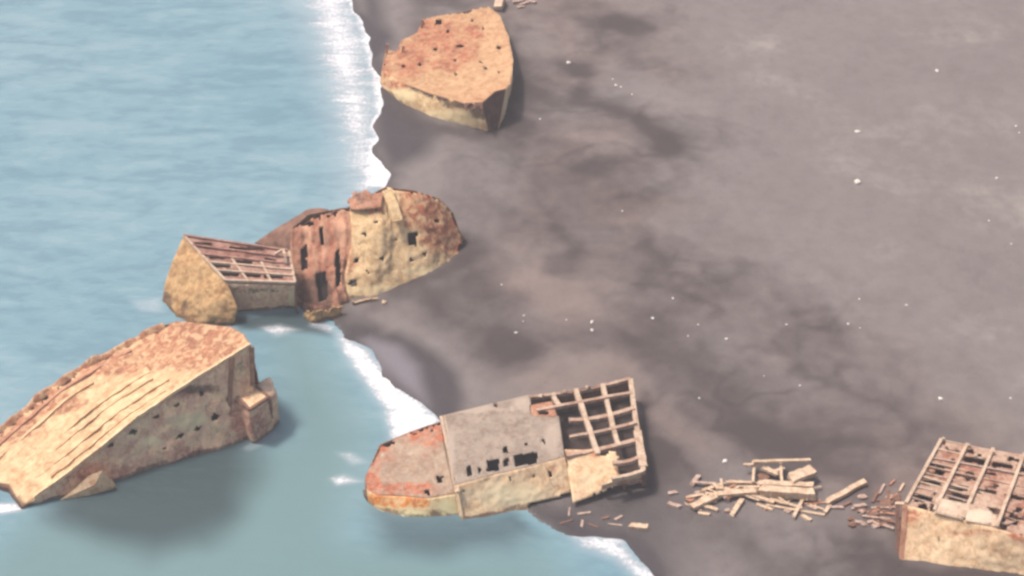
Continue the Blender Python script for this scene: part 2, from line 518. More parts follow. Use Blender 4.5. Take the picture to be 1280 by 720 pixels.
sheet(B, 'torn_bulkhead', b_end_bot, b_end_top, [(372, 391, None), (366, 345, 2.2), (364, 305, 4.6), (366, 284, 5.8)], b_left, M['rusty'], seed=14, dents=.34, bulge=-.5, ribs=('u', 1.5, .22),
      rag=[('t', 1.0)], holes=[[(394, 342), (407, 338), (411, 372), (398, 378)], [(376, 312), (383, 306), (384, 336), (377, 340)], [(418, 318), (424, 312), (427, 352), (420, 360)], [(399, 286), (404, 283), (405, 306), (400, 308)]], rust=[(400, 310, 30, 40, .5)], dark=[(395, 365, 32, 28, 1.0), (372, 330, 10, 60, .5), (415, 350, 20, 40, .4)], pale=[(384, 292, 6, 24, 1.0), (426, 287, 7, 26, 1.1), (405, 300, 4, 34, .8), (394, 318, 3, 20, .7)])  # dark blobs paint shade low and left on the torn end
sheet(B, 'dark_backing', [(374, 384, -.7), (405, 390, -.7), (438, 368, -.7)], [(370, 292, 4.6), (405, 274, 5.8), (438, 268, 6.5)], mat=M['hole'], seed=12, dents=.2)  # dark sheet added behind the openings of the torn end
sheet(B, 'bottom_plate', [(318, 304, 1.6), (345, 312, 1.8), (366, 320, 2.4)], [(385, 262, 6.0), (400, 260, 6.6), (410, 262, 7.0)], [(318, 304, 1.6), (350, 283, 3.6), (385, 262, 6.0)], [(366, 320, 2.4), (366, 290, 5.2), (410, 262, 7.0)], M['brown'], seed=15, dents=.15)
sheet(B, 'torn_plate', [(437, 262, 7.6), (455, 263, 7.8), (476, 260, 8.0)], [(434, 251, 7.9), (440, 241, 8.3), (452, 235, 8.8), (464, 234, 9.0), (481, 234, 9.0)], mat=M['rusty'], seed=16, dents=.35, rag=[('t', .5), ('l', .5)], dark=[(455, 248, 26, 14, .55)])
beam(B, 'hull_ridge', (484, 238, 8.95), (497, 277, 6.9), 1.2, .3, M['yellow'], bend=.25)
skirt(B, 'far_side', [(366, 284, 5.8), (385, 268, 6.8), (437, 259, 7.6), (481, 234, 9.0), (515, 238, 8.6), (548, 248, 7.0), (566, 266, 5.2), (578, 302, 1.9)], M['brown'], out=(.5, 2.5), seed=18)
sheet(B, 'torn_plate', [(376, 400, None), (392, 409, None), (408, 408, None), (430, 394, None)], [(382, 386, 1.3), (396, 389, 1.7), (412, 384, 1.8), (428, 380, 1.6)], mat=M['gold'], seed=19, dents=.55, res=.18, rag=[('t', .7), ('l', .4), ('r', .4)], dark=[(405, 386, 20, 5, .5)])
sheet(B, 'torn_plate', [(440, 384, None), (470, 379, None), (476, 378, None)], [(440, 376, .9), (468, 372, 1.0), (474, 371, 1.0)], mat=M['cream'], seed=20, dents=.2, res=.18, rag=[('t', .4), ('r', .5)])

# ================================================================== roofless deckhouse
Cc = wreck('deckhouse', (300, 395), 'square rust-red deckhouse with slatted open roof and crumbling ochre end wall, standing in water', 'shipwreck', WG)
c_fl, c_fr, c_nr, c_nl = (230, 296, 5.6), (361, 315, 5.4), (369, 355, 4.3), (282, 352, 4.3)
sheet(Cc, 'roof', [c_nl, c_nr], [c_fl, c_fr], mat=M['roofred'], seed=23, dents=.14, res=.17, rust=[(300, 318, 50, 16, .5)], pale=[(345, 320, 14, 10, .6), (320, 336, 40, 5, .3)],
      holes=[box_hole(243, 303, 266, 308, 1), box_hole(261, 319, 281, 324, 1), box_hole(266, 329, 288, 334, 1), box_hole(272, 336, 299, 345, 1), box_hole(302, 339, 326, 347, .5), box_hole(330, 341, 354, 348, .5), box_hole(289, 326, 316, 330, .6), box_hole(286, 309, 330, 312, 2), box_hole(331, 323, 345, 327, 1), box_hole(300, 330, 320, 333, 1), box_hole(335, 333, 350, 336)])
cq = [at(*p) for p in (c_fl, c_fr, c_nr, c_nl)]
lift = np.array([0, 0, .18])
for v in (0, .22, .42, .6, .78, 1.0):
    beam(Cc, 'roof_beam', quad_pt(cq, 0.0 if v < .9 else -.02, v) + lift, quad_pt(cq, 1.0, v) + lift, .22, .3, M['frame'] if v > .5 else M['roofred'])
for u in (.0, .33, .66, 1.0):
    beam(Cc, 'roof_girder', quad_pt(cq, u, .45 if 0 < u < 1 else 0) + lift * .6, quad_pt(cq, u, 1) + lift * .6, .26, .3, M['frame'])
f_top = [at(284, 354, 4.1), at(369, 357, 4.1)]
sheet(Cc, 'front_wall', [(291, 394, None), (330, 393, None), (372, 388, None)], f_top, mat=M['shell'], seed=24, dents=.12, dark=[(325, 362, 60, 6, .6), (325, 391, 60, 5, .6)], pale=[(364, 372, 8, 16, .7), (325, 374, 30, 8, .2)])
sheet(Cc, 'end_wall', [(203, 383, None), (222, 404, None), (255, 414, None), (292, 412, None)], [c_fl, (258, 322, 5.0), (284, 353, 4.2)], [(203, 383, None), (206, 356, 1.8), (216, 328, 3.6), c_fl], [(292, 412, None), (297, 385, 2.0), (284, 353, 4.2)], M['gold'], seed=25, dents=.34, bulge=.4, res=.2,
      dark=[(206, 376, 8, 14, 1.2), (230, 383, 6, 14, .8), (215, 396, 14, 9, 1.0), (245, 312, 14, 12, .45), (280, 350, 8, 20, .4)], pale=[(270, 385, 20, 24, .45), (240, 340, 14, 24, .3)], rust=[(240, 330, 16, 26, .2)], nibble=.95)
skirt(Cc, 'back_wall', [c_fl, c_fr], M['brown'], seed=26)
skirt(Cc, 'right_wall', [c_fr, c_nr], M['brown'], seed=27)
for x in (309, 336):
    beam(Cc, 'hanging_post', at(x, 356, 4.1), at(x, 366, 3.0), .3, .3, M['frame'])
beam(Cc, 'bent_pole', at(358, 330, 5.2), at(354, 312, 6.2), .28, .28, M['frame'], bend=.3)
beam(Cc, 'bent_pole', at(354, 312, 6.2), at(344, 318, 5.6), .28, .28, M['frame'])

# ================================================================== long section in the water on the left
Dd = wreck('ship_stern', (180, 600), 'long tilted hull section with striped cream deck sloping down into the sea at left', 'shipwreck', WG)
d_near = [(28, 634, .2), (100, 581, 3.0), (170, 524, 5.6), (240, 477, 7.8), (313, 432, 9.6)]
d_far = [(-55, 590, .2), (0, 541, 1.4), (60, 488, 3.2), (115, 453, 4.6), (170, 426, 5.8), (205, 407, 6.9), (222, 402, 7.4)]
d_end = [(28, 634, .2), (12, 606, .8), (-20, 600, .4), (-55, 590, .2)]
d_stern = [(313, 432, 9.6), (304, 418, 9.3), (288, 409, 8.9), (222, 402, 7.4)]
sheet(Dd, 'deck', d_near, d_far, d_end, d_stern, M['deckd'], seed=33, dents=.16, rag=[('t', .9)],
      rust=[(240, 430, 70, 32, .8), (270, 440, 50, 24, .6), (150, 455, 60, 14, .9), (60, 505, 40, 14, .7), (20, 535, 30, 16, 1.1), (60, 500, 30, 12, .9), (200, 415, 40, 14, .8), (110, 530, 60, 22, -.35), (60, 590, 50, 20, -.35)],
      pale=[(150, 495, 50, 14, .5), (80, 555, 50, 14, .45), (60, 600, 40, 14, .6), (180, 475, 18, 8, .5), (130, 550, 60, 12, .35)],
      dark=[(90, 500, 3, 3, 0)])
# lengthwise strakes and gutters of the deck
dn = resample([W(p) for p in d_near], 40); dfar = resample([W(p) for p in d_far], 40)
for v, i0, i1, w, h, mt in [(.10, 6, 26, .35, .16, 'deckd'), (.22, 4, 28, .6, .10, 'deckd'), (.35, 10, 27, .5, .13, 'deckd'), (.48, 13, 28, 1.3, .12, 'deckd'), (.74, 0, 22, .4, .2, 'deckd'), (.88, 4, 30, .5, .22, 'rusty'), (.0, 2, 39, .35, .3, 'cream')]:
    a = dn * (1 - v) + dfar * v
    prev = None
    pts = a[i0:i1 + 1]
    V, F = [], []
    up = np.array([-.15, .1, 1.0])
    for k, p in enumerate(pts):
        d = pts[min(k + 1, len(pts) - 1)] - pts[max(k - 1, 0)]; d /= np.linalg.norm(d)
        s = np.cross(d, up); s /= np.linalg.norm(s)
        j = random.uniform(-.08, .08)
        for sx, sz in ((-1, -.3), (1, -.3), (1, 1), (-1, 1)):
            V.append(p + s * (sx * w / 2 + j) + np.array([0, 0, sz * h + .05]))
    for k in range(len(pts) - 1):
        for q in range(4):
            F.append((k * 4 + q, k * 4 + (q + 1) % 4, k * 4 + 4 + (q + 1) % 4, k * 4 + 4 + q))
    F += [(3, 2, 1, 0), tuple(len(V) - 4 + q for q in range(4))]
    link_mesh('deck_strake', V, F, M[mt], Dd, smooth_=False)
# ragged bulwark along the far edge
bul = [W(p) for p in d_far[1:6]]
sheet(Dd, 'bulwark', [p + np.array([.3, -.3, -.2]) for p in bul], [p + np.array([-.1, .2, random.uniform(.1, .7)]) for p in resample(bul, 26)], mat=M['deckd'], seed=35, res=.2, dents=.07, rust=[(30, 520, 60, 60, .9), (130, 440, 90, 60, 1.0)])
sheet(Dd, 'hull_side', [(28, 637, None), (72, 628, None), (120, 613, None), (200, 590, None), (283, 566, None), (322, 549, None)],
      [(28, 634, .2), (70, 603, 1.9), (110, 573, 3.3), (180, 517, 5.9), (262, 463, 8.35), (313, 432, 9.6)], mat=M['shell'], seed=34, dents=.2, ribs=('u', 2.6, .05),
      holes=[[(x - a * random.uniform(.9, 1.5), y + a * random.uniform(.4, .8)), (x - a * .4, y - a * random.uniform(.3, .8)), (x + a * random.uniform(.8, 1.4), y - a * random.uniform(.4, .9)), (x + a * .8, y), (x + a * .3, y + a * random.uniform(.4, .8))] for x, y, a in [(167, 540, 5.5), (139, 556, 5), (84, 589, 5), (225, 545, 5.5), (270, 521, 5.5), (247, 536, 4.5), (195, 521, 4), (221, 506, 4), (206, 560, 3.5), (72, 590, 3), (252, 492, 4), (285, 500, 3)]],
      pale=[(238, 526, 32, 15, .95), (190, 552, 24, 9, .8), (165, 543, 12, 10, .6)], dark=[(245, 486, 50, 9, .8), (300, 455, 14, 24, .5), (150, 560, 70, 5, .25), (200, 520, 14, 7, .5), (262, 510, 16, 10, .5), (215, 570, 40, 6, .3)], rust=[(240, 566, 60, 14, .5), (300, 530, 22, 40, .6), (215, 490, 60, 10, .5), (130, 590, 50, 14, .5)])
skirt(Dd, 'end_plate', d_end, M['brown'], out=(-.2, -.6), seed=36)
skirt(Dd, 'stern_plate', d_stern, M['rusty'], out=(1.0, -.4), seed=37)
skirt(Dd, 'far_side', d_far, M['brown'], out=(-.4, 1), seed=38)
beam(Dd, 'hull_post', at(290, 447, 9.1), W((284, 563, None)), .45, .4, M['brown'])
beam(Dd, 'hull_post', at(315, 434, 9.5), at(316, 482, 5.5), .45, .4, M['brown'])
# stern platform
z = 4.6
pt = [(290, 489, z), (313, 478, z), (336, 497, z), (312, 513, z)]
sheet(Dd, 'platform_deck', [pt[3], pt[2]], [pt[0], pt[1]], mat=M['cream'], seed=39, dents=.06, res=.2)
sheet(Dd, 'platform_deck', [(318, 482, z - .1), (337, 497, z - .1)], [(338, 471, z - .2), (346, 487, z - .3)], mat=M['frame'], seed=40, dents=.1, res=.2, rag=[('t', .4)])
skirt(Dd, 'platform_side', [pt[0], pt[3], pt[2], (345, 489, z - .3)], M['shell'], seed=41, rust=[(315, 525, 40, 40, .5)])
for p, q in ((0, 3), (3, 2), (2, 1)):
    beam(Dd, 'platform_edge', at(*pt[p]) + lift * .4, at(*pt[q]) + lift * .4, .3, .3, M['brown'])
beam(Dd, 'platform_post', at(292, 500, 4.4), at(312, 512, 4.4), .2, .2, M['brown'])
beam(Dd, 'platform_post', at(*pt[2]), W((340, 540, None)), .5, .5, M['brown'])
for x, y in ((328, 541), (338, 539)):
    beam(Dd, 'torn_frame', W((x, y, None)), at(x + 4, y - 14, 1.6), .3, .3, M['cream'], jag=.1)


def lump(name, outline, top, label, cat, mat, seed, group=None):
    """a broken block: its outline on the ground and a shrunken, tilted top"""
    base = [ground(x, y, .6 / DIST) for x, y in outline]
    c = np.mean(base, axis=0)
    tops = [at(x, y, z_) for x, y, z_ in top]
    n = len(base)
    V = base + tops
    F = [tuple(range(n - 1, -1, -1)), tuple(range(n, 2 * n))] + [(i, (i + 1) % n, n + (i + 1) % n, n + i) for i in range(n)]
    o = link_mesh(name, V, F, mat, None, loc=c, smooth_=False)
    return tag(o, label, cat, group)


lump('hull_fragment', [(74, 626), (112, 619), (146, 610), (142, 602), (100, 604)], [(94, 611, 1.0), (118, 606, 1.3), (144, 607, .5), (128, 588, 2.6), (112, 594, 2.2)],
     'pale cream broken hull fragment poking from the water beside the long tilted hull', 'wreckage', M['cream'], 3)

# ================================================================== lower centre section
E = wreck('ship_midsection', (600, 640), 'flat-lying wreck section with rounded rusty end, grey deckhouse plate and open frame grid at right', 'shipwreck', WG)
e_near = [(459, 612, 1.4), (470, 619, 1.4), (500, 620, 1.6), (535, 623, 1.7), (570, 617, 2.0)]
e_far = [(466, 577, 2.7), (475, 556, 3.0), (510, 541, 3.2), (552, 527, 3.4)]
e_round = [(459, 612, 1.4), (457, 597, 1.9), (466, 577, 2.7)]
e_seam = [(570, 617, 2.0), (563, 590, 2.6), (556, 560, 3.2), (552, 527, 3.4)]
sheet(E, 'bow_deck', e_near, e_far, e_round, e_seam, M['rustgrey'], seed=43, dents=.15, rag=[('t', .3)],
      holes=[box_hole(545, 595, 554, 605), box_hole(530, 613, 538, 619)], rust=[(535, 538, 26, 14, 1.2), (466, 590, 9, 36, 1.1), (500, 612, 36, 7, 1.2), (480, 565, 14, 14, .5), (525, 540, 12, 10, .6)],
      dark=[(535, 590, 20, 14, .35), (500, 585, 30, 20, .2)], pale=[(512, 566, 6, 5, .8), (480, 570, 4, 4, .8), (558, 590, 10, 26, .4)])
sheet(E, 'hull_side', [(462, 636, None), (476, 647, None), (505, 656, None), (540, 655, None), (576, 651, None)], e_near, mat=M['strip'], seed=44, dents=.06,
      rust=[(478, 624, 20, 9, 1.1), (505, 627, 26, 9, 1.3), (525, 627, 12, 8, .9), (520, 652, 60, 4, -.8)], pale=[(510, 645, 60, 9, .9), (560, 635, 20, 20, .7)], dark=[(505, 634, 2.5, 12, .5)])
skirt(E, 'hull_side', [(459, 612, 1.4), (457, 597, 1.9), (466, 577, 2.7), (475, 556, 3.0), (510, 541, 3.2), (552, 527, 3.4)], M['brown'], seed=45)
sheet(E, 'hull_side', [(462, 636, None), (454, 624, None), (452, 612, None)], [(462, 614, 1.4), (460, 613, 1.4), (459, 612, 1.4)], mat=M['brown'], seed=46, dents=.04)
WIN = [box_hole(583, 582, 589, 596, -1), box_hole(609, 576, 624, 591, -2), box_hole(630, 574, 636, 584, -1), box_hole(643, 569, 672, 584, -4), box_hole(629, 558, 634, 567),
       box_hole(655, 553, 660, 559), box_hole(677, 549, 682, 555), box_hole(636, 596, 641, 602), box_hole(664, 592, 669, 598), box_hole(685, 589, 690, 597), box_hole(597, 584, 601, 592), box_hole(578, 612, 581, 616), box_hole(618, 504, 621, 509)]
e_cr = [(568, 607, 3.0), (620, 593, 3.25), (664, 583, 3.4), (706, 571, 3.5)]
sheet(E, 'house_roof', e_cr, [(553, 520, 3.9), (610, 506, 4.0), (660, 494, 4.05), (694, 488, 4.05)], mat=M['grey'], seed=47, dents=.10, res=.17,
      holes=WIN + [[(661.5, 470), (720, 470), (699, 521), (664, 520)]],
      rust=[(600, 520, 50, 5, .2)], pale=[(655, 506, 14, 12, .9), (590, 512, 50, 5, 1), (565, 560, 8, 40, .8), (690, 550, 14, 30, .8), (640, 512, 5, 4, .9), (600, 588, 30, 10, .3)], dark=[(600, 545, 40, 20, .12)])
sheet(E, 'house_side', [(580, 659, None), (620, 653, None), (662, 646, None), (722, 634, None)], e_cr, mat=M['cream'], seed=48, dents=.13, ribs=('u', 2.2, .035), res=.17,
      holes=WIN + [[(661, 630), (660, 710), (740, 710), (740, 612), (716, 615)]], pale=[(640, 620, 80, 30, .65), (600, 640, 30, 16, .5)], rust=[(690, 590, 20, 12, .2), (640, 604, 30, 8, .25)], rag=[('b', .25)])
sheet(E, 'seam_plate', [(569, 617, 2.15), (575, 615, 2.9)], [(550, 521, 3.6), (557, 520, 3.9)], mat=M['frame'], seed=49, dents=.05, thick=.25)
sheet(E, 'seam_plate', [(576, 651, None), (581, 659, None)], [(569, 612, 2.7), (574, 612, 2.85)], mat=M['cream'], seed=50, dents=.05, thick=.25)
eq = [at(663, 498, 4.0), at(788, 475, 4.1), at(804, 590, 3.1), at(716, 612, 2.9)]
for v, u0 in ((0, 0), (.15, 0), (.32, .28), (.49, .22), (.67, .1), (.85, .62), (1.0, .55)):
    beam(E, 'frame_beam', quad_pt(eq, u0, v) + lift * .5, quad_pt(eq, 1.0, v) + lift * .5 + np.array([0, 0, random.uniform(-.15, .1)]), random.uniform(.34, .5), .4, M[random.choice(['frame', 'frame', 'roofpale'])], bend=random.uniform(-.45, .1))
for u, v1 in ((.22, .14), (.45, .72), (.72, .68), (1.0, 1.0)):
    beam(E, 'frame_girder', quad_pt(eq, u, 0), quad_pt(eq, u + (.02 if u < 1 else 0), v1), random.uniform(.4, .55), .5, M['frame'], bend=random.uniform(-.3, .1))
for u in (.12, .34, .58, .86):
    p = quad_pt(eq, u, 0)
    beam(E, 'frame_stub', p, p + np.array([random.uniform(-.3, .3), -.5, .55]), .3, .3, M['frame'], jag=.1, seg=4)
sheet(E, 'torn_plate', [(716, 629, .8), (750, 617, 1.0), (778, 604, 1.5)], [(706, 562, 3.5), (740, 562, 3.5), (773, 565, 3.4)], mat=M['cream'], seed=51, dents=.15, rag=[('b', .3), ('r', .3)], holes=[box_hole(745, 564, 760, 569)],
      rust=[(730, 565, 30, 8, .4)], pale=[(740, 595, 30, 14, .5)])
sheet(E, 'torn_plate', [(664, 521, 3.85), (697, 521, 3.85)], [(663, 507, 3.9), (690, 502, 3.9)], mat=M['rusty'], seed=52, dents=.1, holes=[box_hole(672, 514, 686, 519)])
sheet(E, 'inner_floor', [(716, 622, .95), (803, 604, 1.05)], [(664, 508, 1.3), (789, 490, 1.6)], mat=M['hole'], seed=53, dents=.2)  # floor colour carries the shade under the open grid
sheet(E, 'inner_shade_wall', [(578, 632, .7), (716, 606, .7)], [(575, 610, 2.3), (712, 580, 2.8)], mat=M['hole'], seed=54, dents=.1)  # dark sheet for the shade inside the house
skirt(E, 'far_side', [(553, 520, 3.9), (610, 506, 4.0), (663, 498, 4.0), (788, 475, 4.1)], M['brown'], seed=55)
sheet(E, 'end_wall', [(790, 492, 2.0), (798, 545, 1.6), (805, 603, 1.2)], [(789, 476, 3.9), (796, 531, 3.4), (804, 591, 2.9)], mat=M['frame'], seed=56, rag=[('b', .6)])
sheet(E, 'end_wall', [(752, 614, 1.3), (804, 600, 1.8)], [(752, 606, 2.3), (804, 591, 2.9)], mat=M['frame'], seed=57, res=.18, rag=[('b', .25)], rust=[(780, 602, 30, 6, .5)])
for q0, q1 in (((804, 592, 2.8), (804, 612, None)), ((780, 597, 2.5), (780, 616, None)), ((790, 480, 3.8), (792, 508, None))):
    beam(E, 'frame_post', q0, q1, .4, .4, M['brown'])
beam(E, 'frame_plate', at(797, 540, 3.5) + lift, at(804, 585, 3.1) + lift, .8, .25, M['frame'])

# ================================================================== right-hand box section
Fw = wreck('ship_hold', (1200, 715), 'boxy cream hold section with open slatted top, cut off by the right edge', 'shipwreck', WG)
f_fl, f_fr, f_nr, f_nl = (1176, 552, 5.6), (1420, 592, 5.6), (1400, 702, 5.0), (1132, 631, 5.0)
fq = [at(*p) for p in (f_fl, f_fr, f_nr, f_nl)]
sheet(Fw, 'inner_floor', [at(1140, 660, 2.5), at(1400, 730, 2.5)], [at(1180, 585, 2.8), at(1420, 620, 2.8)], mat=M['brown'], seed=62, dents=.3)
sheet(Fw, 'top_plate', [f_nl, f_nr], [f_fl, f_fr], mat=M['roofpale'], seed=63, dents=.12, res=.19,
      holes=[box_hole(x0, y0, x1, y1, 2) for x0, y0, x1, y1 in [(1162, 579, 1187, 585), (1158, 590, 1175, 594), (1153, 600, 1177, 607), (1186, 605, 1210, 613), (1205, 571, 1235, 578), (1240, 578, 1265, 584), (1142, 619, 1166, 627), (1187, 618, 1215, 624), (1219, 611, 1245, 617), (1257, 618, 1290, 625), (1208, 561, 1218, 566), (1182, 562, 1200, 566), (1270, 584, 1290, 590), (1230, 590, 1246, 594), (1215, 598, 1228, 601), (1192, 592, 1206, 595)]],
      rust=[(1225, 590, 45, 16, .75), (1190, 575, 30, 14, .5), (1265, 640, 30, 16, .5)], pale=[(1220, 640, 40, 14, .7)], nibble=.24)
for v in (0, .14, .28, .35, .42, .52, .58, .66, .74, .82, .9):
    beam(Fw, 'top_beam', quad_pt(fq, 0, v) + lift, quad_pt(fq, 1.0, v) + lift, random.uniform(.11, .2), .18, M[random.choice(['frame', 'roofpale', 'woodrust'])], seg=20, bend=random.uniform(-.5, .1))
for u in (0, .135, .27, .43, .6, .8, 1):
    beam(Fw, 'top_girder', quad_pt(fq, u, 0) + lift * 1.4, quad_pt(fq, u, 1) + lift * 1.4, .32, .3, M['frame'], bend=random.uniform(-.1, .05))
sheet(Fw, 'patch_plate', [(1168, 641, 5.15), (1210, 652, 5.15), (1250, 660, 5.1)], [(1170, 622, 5.5), (1215, 631, 5.5), (1246, 642, 5.3)], mat=M['frame'], seed=64, dents=.06, rag=[('t', .2), ('b', .15)], thick=.12, pale=[(1225, 647, 24, 10, 1.0), (1185, 632, 20, 8, .6)])
sheet(Fw, 'hull_side', [(1126, 711, None), (1200, 719, None), (1280, 727, None), (1400, 742, None)], [f_nl, (1190, 646, 5.0), (1265, 666, 5.0), f_nr], mat=M['cream'], seed=65, dents=.16, ribs=('u', 2.3, .04),
      pale=[(1180, 690, 50, 26, .35), (1260, 705, 40, 20, .4), (1230, 660, 50, 6, .4)], rust=[(1220, 665, 40, 6, .6), (1140, 645, 12, 8, .6), (1275, 665, 12, 14, .5)], dark=[(1172, 672, 3, 14, .6), (1230, 680, 14, 3, .4), (1215, 656, 14, 3, .5), (1142, 648, 8, 4, .5)])
skirt(Fw, 'end_wall', [f_fl, (1155, 590, 5.3), f_nl], M['rusty'], out=(-.3, 0), seed=66)
skirt(Fw, 'far_side', [f_fl, f_fr], M['brown'], seed=67)
beam(Fw, 'corner_post', at(1131, 632, 5.0), W((1126, 710, None)), .45, .4, M['rusty'])
beam(Fw, 'bracket', at(1119, 630, 4.7), at(1133, 630, 4.95), .35, .3, M['frame'])
beam(Fw, 'bracket', at(1122, 632, 4.7), W((1122, 702, None)), .35, .3, M['brown'])
for x, y in ((1177, 549), (1208, 557), (1241, 565)):
    p = at(x, y + 3, 5.6)
    beam(Fw, 'top_stub', p, p + np.array([random.uniform(-.2, .3), 0, .5]), .25, .25, M['frame'], seg=3)
for r_ in (A, B, Cc, Dd, E, Fw):
    del r_['_loc']

# ================================================================== loose timbers
DG = 'broken timbers scattered on the sand'
SHARED = 'short broken timber lying in the tangle of pale wreckage on dark sand'


def timber(x0, y0, x1, y1, w, lift_=.0, mat='wood', label=SHARED, h=None, cat='timber', name='timber'):
    _bs[0] += 1
    w *= .78
    h = h or w * .6
    a = ground(x0, y0, 0); b = ground(x1, y1, 0)
    a = a + np.array([0, 0, h * .4]); b = b + np.array([0, 0, h * .4])
    if lift_:
        a = at(x0, y0, a[2] + lift_); b = at(x1, y1, b[2] + lift_)
    V, F = beam_geo(a, b, w, h, seed=_bs[0], seg=6, jag=w * .4)
    o = link_mesh(name, V, F, M[mat], None, loc=(a + b) / 2, smooth_=False)
    return tag(o, label, cat, DG)


timber(941, 577, 1013, 575, .42, 1.3, label='long thin rail lying along the back of the timber pile, its topmost piece')
timber(929, 581, 948, 580, .34, 1.0, label='short timber end sticking out left from the back rail of the timber pile')
timber(943, 579, 941, 603, .34, .7, label='short upright cross-timber joining the back rail to the pile, left of another')
timber(976, 577, 977, 603, .36, .8, label='cross-timber between back rail and wide plank, right beside the pale slab')
timber(952, 584, 973, 593, .7, .6, label='slanting board inside the gap below the back rail of the timber pile')
timber(948, 604, 1017, 607, .85, .8, label='wide cream plank running across the middle of the timber pile')
timber(950, 614, 1018, 618, 1.1, .35, label='broadest cream board at the front right of the timber pile', h=.9)
timber(987, 600, 1016, 587, 1.5, 1.0, label='chunky pale yellow slab at the upper right of the timber pile', h=.5)
timber(908, 603, 945, 603, .36, .4, label='thin level timber reaching left from the middle of the timber pile')
timber(866, 633, 902, 617, .9, .3, label='thick pale timber sloping down at the left end of the pile')
timber(898, 618, 947, 614, .8, .5, label='thick cream beam bridging the left and right halves of the timber pile')
timber(896, 610, 932, 615, .45, .5)
timber(878, 613, 906, 604, .42, .2)
timber(901, 598, 903, 610, .3, .7, label='stubby upright timber standing up from the left half of the pile')
timber(869, 629, 898, 638, .5, .1)
timber(915, 643, 927, 625, .62, .1, label='timber leaning toward the sea below the left half of the pile')
timber(938, 618, 967, 628, .5, .3)
timber(962, 624, 1003, 635, .42, .2)
timber(957, 631, 1031, 644, .36, .05, label='longest thin timber slanting along the lower edge of the pile')
timber(946, 631, 966, 638, .42)
timber(992, 646, 1003, 625, .4, .25, label='timber crossing over the lower edge of the pile at right')
timber(1002, 645, 1014, 652, .5)
timber(873, 642, 886, 644, .45)
timber(865, 606, 873, 595, .6, .1, 'woodrust', 'pale mauve plank tilted up just behind the left end of the pile')
timber(835, 618, 846, 616, .5, 0, 'woodrust', 'small pale plank, upper of two lying left of the timber pile')
timber(835, 630, 850, 635, .6, 0, 'woodrust', 'small pale plank, lower of two lying left of the timber pile')
for q in [(884, 622, 915, 612, .4, .5), (905, 622, 925, 612, .35, .5), (930, 610, 955, 608, .35, .6), (925, 618, 950, 624, .4, .2), (858, 622, 880, 618, .4, .1), (890, 604, 900, 612, .4, .4), (966, 590, 980, 585, .4, .7), (968, 618, 985, 630, .3, .4)]:
    timber(*q, random.choice(['wood', 'woodrust']))
timber(1033, 628, 1081, 602, .75, .25, label='long straight pale plank lying by itself, tilted, right of the timber pile', h=.4)
for k in range(34):
    t_ = random.random()
    x = 862 + 160 * t_; y = 622 - 18 * math.sin(t_ * 2.6) + random.gauss(0, 7) + 14 * t_
    a_ = random.choice([random.gauss(.1, .35), random.gauss(.1, .35), random.gauss(-.9, .3), random.gauss(1.4, .3)]); l_ = random.uniform(6, 16)
    timber(x - l_ * math.cos(a_), y - l_ * .6 * math.sin(a_), x + l_ * math.cos(a_), y + l_ * .6 * math.sin(a_), random.uniform(.18, .36), random.uniform(0, .5), random.choice(['wood', 'wood', 'woodrust', 'rusty']))
LG2 = 'short rusty timber in the thin scatter between the pile and the boxy hold'
for q in [(1031, 641, 1037, 632, .6), (1036, 634, 1055, 634, .5), (1050, 633, 1063, 628, .45), (1068, 633, 1083, 631, .6), (1090, 635, 1119, 634, .4), (1090, 628, 1099, 612, .4), (1099, 617, 1105, 606, .4), (1109, 611, 1113, 637, .4),
          (1069, 652, 1079, 653, .55), (1089, 650, 1097, 656, .5), (1104, 656, 1117, 661, .5), (1078, 645, 1113, 649, .4), (1100, 641, 1124, 643, .4), (1095, 625, 1118, 627, .35), (1112, 606, 1118, 600, .3), (1124, 614, 1130, 604, .35), (1084, 640, 1100, 637, .35), (1108, 622, 1122, 618, .3), (1098, 648, 1120, 654, .4)]:
    timber(*q[:4], q[4] * .75, .1, random.choice(['woodrust', 'brown', 'rusty', 'woodrust', 'wood']), LG2)
PL = 'torn rusty plate scrap lying among the broken timbers on the sand'
random.seed(23)
for x, y, r_, m_ in [(random.uniform(870, 1010), random.uniform(606, 640), random.uniform(3, 6), random.choice(['brown', 'woodrust', 'rusty'])) for _ in range(14)] + [(random.uniform(1062, 1124), random.uniform(618, 658), random.uniform(3, 7), random.choice(['brown', 'brown', 'woodrust', 'woodrust'])) for _ in range(20)] + [(880, 628, 9, 'gold'), (925, 617, 10, 'woodrust'), (968, 622, 9, 'gold'), (1092, 643, 9, 'brown'), (1108, 630, 10, 'brown'), (1080, 656, 6, 'woodrust'), (862, 626, 6, 'rusty'), (1112, 652, 7, 'brown'), (955, 597, 10, 'brown'), (985, 640, 6, 'woodrust')]:
    n_ = 6; ph = random.random()
    ol = [(x + r_ * random.uniform(.7, 1.2) * math.cos(-2 * math.pi * (k / n_ + ph)), y + r_ * .5 * random.uniform(.7, 1.2) * math.sin(-2 * math.pi * (k / n_ + ph))) for k in range(n_)]
    gz = ground(x, y)[2]
    lump('plate_scrap', ol, [(a, b - 2, gz + random.uniform(.04, .35)) for a, b in ol], PL, 'wreckage', M[m_], 1, DG)
LG3 = 'small dull timber washed up near the lower surf beside the open frame grid'
for q in [(711, 645, 712, 635, .35), (722, 643, 738, 641, .5), (752, 649, 761, 647, .55), (769, 650, 777, 646, .55), (727, 660, 728, 651, .55), (735, 655, 748, 660, .4), (700, 655, 716, 650, .35), (760, 655, 778, 657, .35)]:
    timber(*q[:4], q[4] * .6, 0, random.choice(['woodrust', 'brown']), LG3)
timber(788, 659, 812, 661, .75, .0, 'wood', 'pale slab lying on wet sand just right of the lower surf', h=.4)
